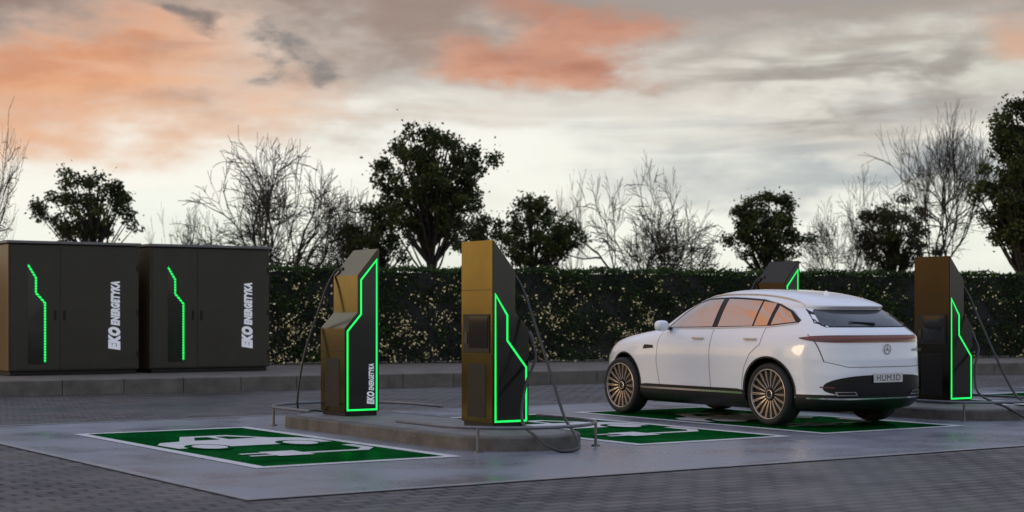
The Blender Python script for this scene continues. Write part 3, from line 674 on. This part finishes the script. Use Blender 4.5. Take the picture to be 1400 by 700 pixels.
def bare_tree(px,Y,pytop,halfpx,seed,label,stems=1,depth=6,matn='barkb',spread=.8,trunkf=.2,r0=.1,up=.04,kids=(2,3)):
    rnd=random.Random(seed); X=(px-700)/F*Y; H=(HY-pytop)*Y/F+CH
    r=root('bare_tree',label,'tree',(X,Y,0)); V=[];Fc=[]
    for s in range(stems):
        an=2*math.pi*(s+rnd.random()*.6)/stems; k=.45 if stems>1 else .03
        d=Vector((k*math.cos(an),k*math.sin(an),1)).normalized()
        branch_rec(V,Fc,Vector((.15*math.cos(an),.15*math.sin(an),0)) if stems>1 else Vector((0,0,0)),d,H*trunkf,r0,depth,depth,rnd,spread,up,kids,(.72,.92),.0068)
    A=np.array([tuple(v) for v in V]); zmax=np.percentile(A[:,2],99.8); sc=H/zmax; hw=np.percentile(np.abs(A[:,0]),98.); sx=(halfpx*Y/F)/hw
    A[:,2]*=sc; A[:,2]=np.maximum(A[:,2],0); k=np.clip(A[:,2]/(H*.25),0,1); f=1+(sx-1)*k; A[:,0]*=f; A[:,1]*=f
    mob('branches',A.tolist(),Fc,matn,r,smooth=True)
    return r
def leafy_tree(px,Y,pytop,halfpx,pybot,seed,label,nclump=60,per=130,size=.12,mats=('leaf','leaf2'),conic=.0,cr=(.10,.20)):
    rnd=random.Random(seed); g=np.random.default_rng(seed); X=(px-700)/F*Y; H=(HY-pytop)*Y/F+CH; zb=(HY-pybot)*Y/F+CH; hw=halfpx*Y/F
    r=root('leafy_tree',label,'tree',(X,Y,0)); V=[];Fc=[]
    top=Vector((rnd.gauss(0,.1),0,H*.86)); P=catmull([Vector((0,0,0)),Vector((rnd.gauss(0,.05),0,H*.3)),Vector((rnd.gauss(0,.12),0,H*.6)),top],4)
    tube_geo(P,[H*.022*(1-.8*i/(len(P)-1)) for i in range(len(P))],7,V,Fc)
    cz=(H+zb)/2; hz=(H-zb)/2; C=[]
    for i in range(nclump):
        while True:
            x,y,z=[rnd.uniform(-1,1) for _ in range(3)]
            if x*x+y*y+z*z<1 and (x*x+y*y+z*z>.10): break
        wz=1-conic*(z+1)/2
        jag=1+.25*math.sin(5*math.atan2(z,x)+seed)+rnd.uniform(-.12,.12)
        c=Vector((x*hw*wz*jag*.95,y*hw*wz*.85,cz+z*hz*.95))
        i0=int(max(.25,min(.95,(c.z/H)*.75))*(len(P)-1)); s=P[i0]
        mid=s.lerp(c,.5)+Vector((0,0,-.1)); tube_geo([s,mid,c],[H*.006,H*.004,.012],4,V,Fc,False)
        rad=max(.30,hw*rnd.uniform(*cr)); m=int(per*rnd.uniform(.6,1.3))
        q_=g.normal(size=(m,3)); q_/=np.linalg.norm(q_,axis=1)[:,None]; q_*=(rad*g.uniform(.05,1.,m)**.5)[:,None]; q_[:,2]*=.7
        C.append(q_+np.array(c))
        m2=m//5; C.append(g.normal(size=(m2,3))*rad*.62+np.array(c))
    mob('trunk',V,Fc,'bark',r,smooth=True)
    C=np.concatenate(C); LV,LF=leaf_quads(C,size,g); mi=(g.uniform(size=len(C))<.4).astype(int)
    mob('crown',LV.tolist(),LF.tolist(),list(mats),r,mi.tolist())
    return r
leafy_tree(122,52,228,66,345,11,'small dark green tree behind the power cabinets',62,95)
leafy_tree(590,50,163,84,330,12,'tall dark leafy tree rising above the hedge',135,105)
leafy_tree(515,52,275,52,370,13,'low leafy shrubby tree beside the tall tree',55,80)
leafy_tree(655,56,280,46,370,22,'low leafy tree behind the clipped hedge',45,80)
leafy_tree(733,54,266,56,370,14,'rounded dark leafy tree behind the hedge',65,90)
leafy_tree(1048,56,262,62,374,15,'dark leafy tree with a broad rounded crown',85,95,conic=.25)
leafy_tree(1225,60,266,54,380,16,'dense olive tree between bare trees',70,95)
leafy_tree(1400,46,130,70,375,17,'tall dark evergreen with dense hanging foliage',140,105,conic=.2)
bare_tree(372,52,190,145,21,'wide leafless tree with fine spreading branches',3,7,'barkb',.74,.17,.075,.02)
bare_tree(255,56,280,50,31,'small leafless tree with thin twigs',2,6,'barkb',.7,.18,.05)
bare_tree(475,58,260,55,32,'small leafless tree with tangled pale branches',2,6,'barkb',.7,.18,.05)
bare_tree(885,56,230,115,23,'wide leafless tree with pale branches behind the hedge',3,7,'barkb',.74,.17,.07,.02)
bare_tree(785,60,245,45,24,'slim leafless tree with upright branches',2,6,'barkb',.6,.2,.055)
bare_tree(1150,60,240,80,25,'leafless spreading tree behind the hedge',3,7,'barkb',.72,.17,.06)
bare_tree(1285,56,155,72,26,'tall bare tree with a straight trunk and fine twigs',1,7,'barkb',.62,.24,.13,.10,(2,4))
bare_tree(-25,45,135,52,27,'leafless tree with thin reaching twigs',2,6,'barkb',.7,.2,.08)
# hedge
H0=Vector((-5.14,34.3)); hd=Vector((17.94,5.9)).normalized(); hn=Vector((-hd.y,hd.x))
t0,t1=-9.,26.; hh=2.09; th=.9
g=np.random.default_rng(5)
def hedge():
    r=root('clipped_hedge','long dark clipped hedge with painted light specks behind the kerb','hedge',(H0.x,H0.y,.24),math.atan2(hd.y,hd.x))
    bm=bmesh.new(); add_box(bm,((t0+t1)/2,th/2,hh/2-.03),(t1-t0-.2,th-.26,hh-.14)); bm_obj('hedge_dark_core',bm,'seam',r)  # added near-black solid box, stands in for the shade inside the hedge
    n=80000; x=g.uniform(t0,t1,n); z=g.uniform(.02,hh,n); y=g.uniform(0,1,n)**1.4*.25
    wav=.08*np.sin(x*3.1)+.06*np.sin(x*7.7+z*5)+.06*np.sin(z*6+x*1.3)+.04*np.sin(x*17)*np.sin(z*15); y=y-wav*.8
    n2=18000; x2=g.uniform(t0,t1,n2); y2=g.uniform(-.02,th,n2); z2=hh-.03+g.normal(size=n2)*.04+.03*np.sin(x2*4.3)+.02*np.sin(x2*11)
    n3=9000; x3=g.uniform(t0,t1,n3); z3=g.uniform(0,hh,n3); y3=th-g.uniform(0,.15,n3)
    C=np.stack([np.concatenate([x,x2,x3]),np.concatenate([y,y2,y3]),np.concatenate([z,z2,z3])],1)
    u_=g.uniform(size=len(C)); mi=(u_<.38).astype(int)
    cl=np.sin(C[:,0]*2.3+1.3*np.sin(C[:,2]*3))+np.sin(C[:,0]*5.1+C[:,2]*7)+.8*np.sin(C[:,2]*11-C[:,0]*9)
    pr=np.clip(.03+.16*(cl>0.0)+.30*(cl>1.0),0,.5)*np.clip(1.35-1.25*C[:,2]/hh,.03,1)
    pr*=np.where(C[:,0]<9,1,.45); pr[C[:,2]>hh-.15]=0
    pale=g.uniform(size=len(C))<pr*.95  # these leaves stand in for light coming through the hedge
    C[pale,1]-=.09
    LV,LF=leaf_quads(C[~pale],.070,g); LV2,LF2=leaf_quads(C[pale],.060,g)
    V=np.concatenate([LV,LV2]); Fc=np.concatenate([LF,LF2+len(LV)]); m=np.concatenate([mi[~pale],np.full(int(pale.sum()),2)])
    mob('foliage',V.tolist(),Fc.tolist(),['leafh','leafh2','leaf3'],r,m.tolist())
hedge()
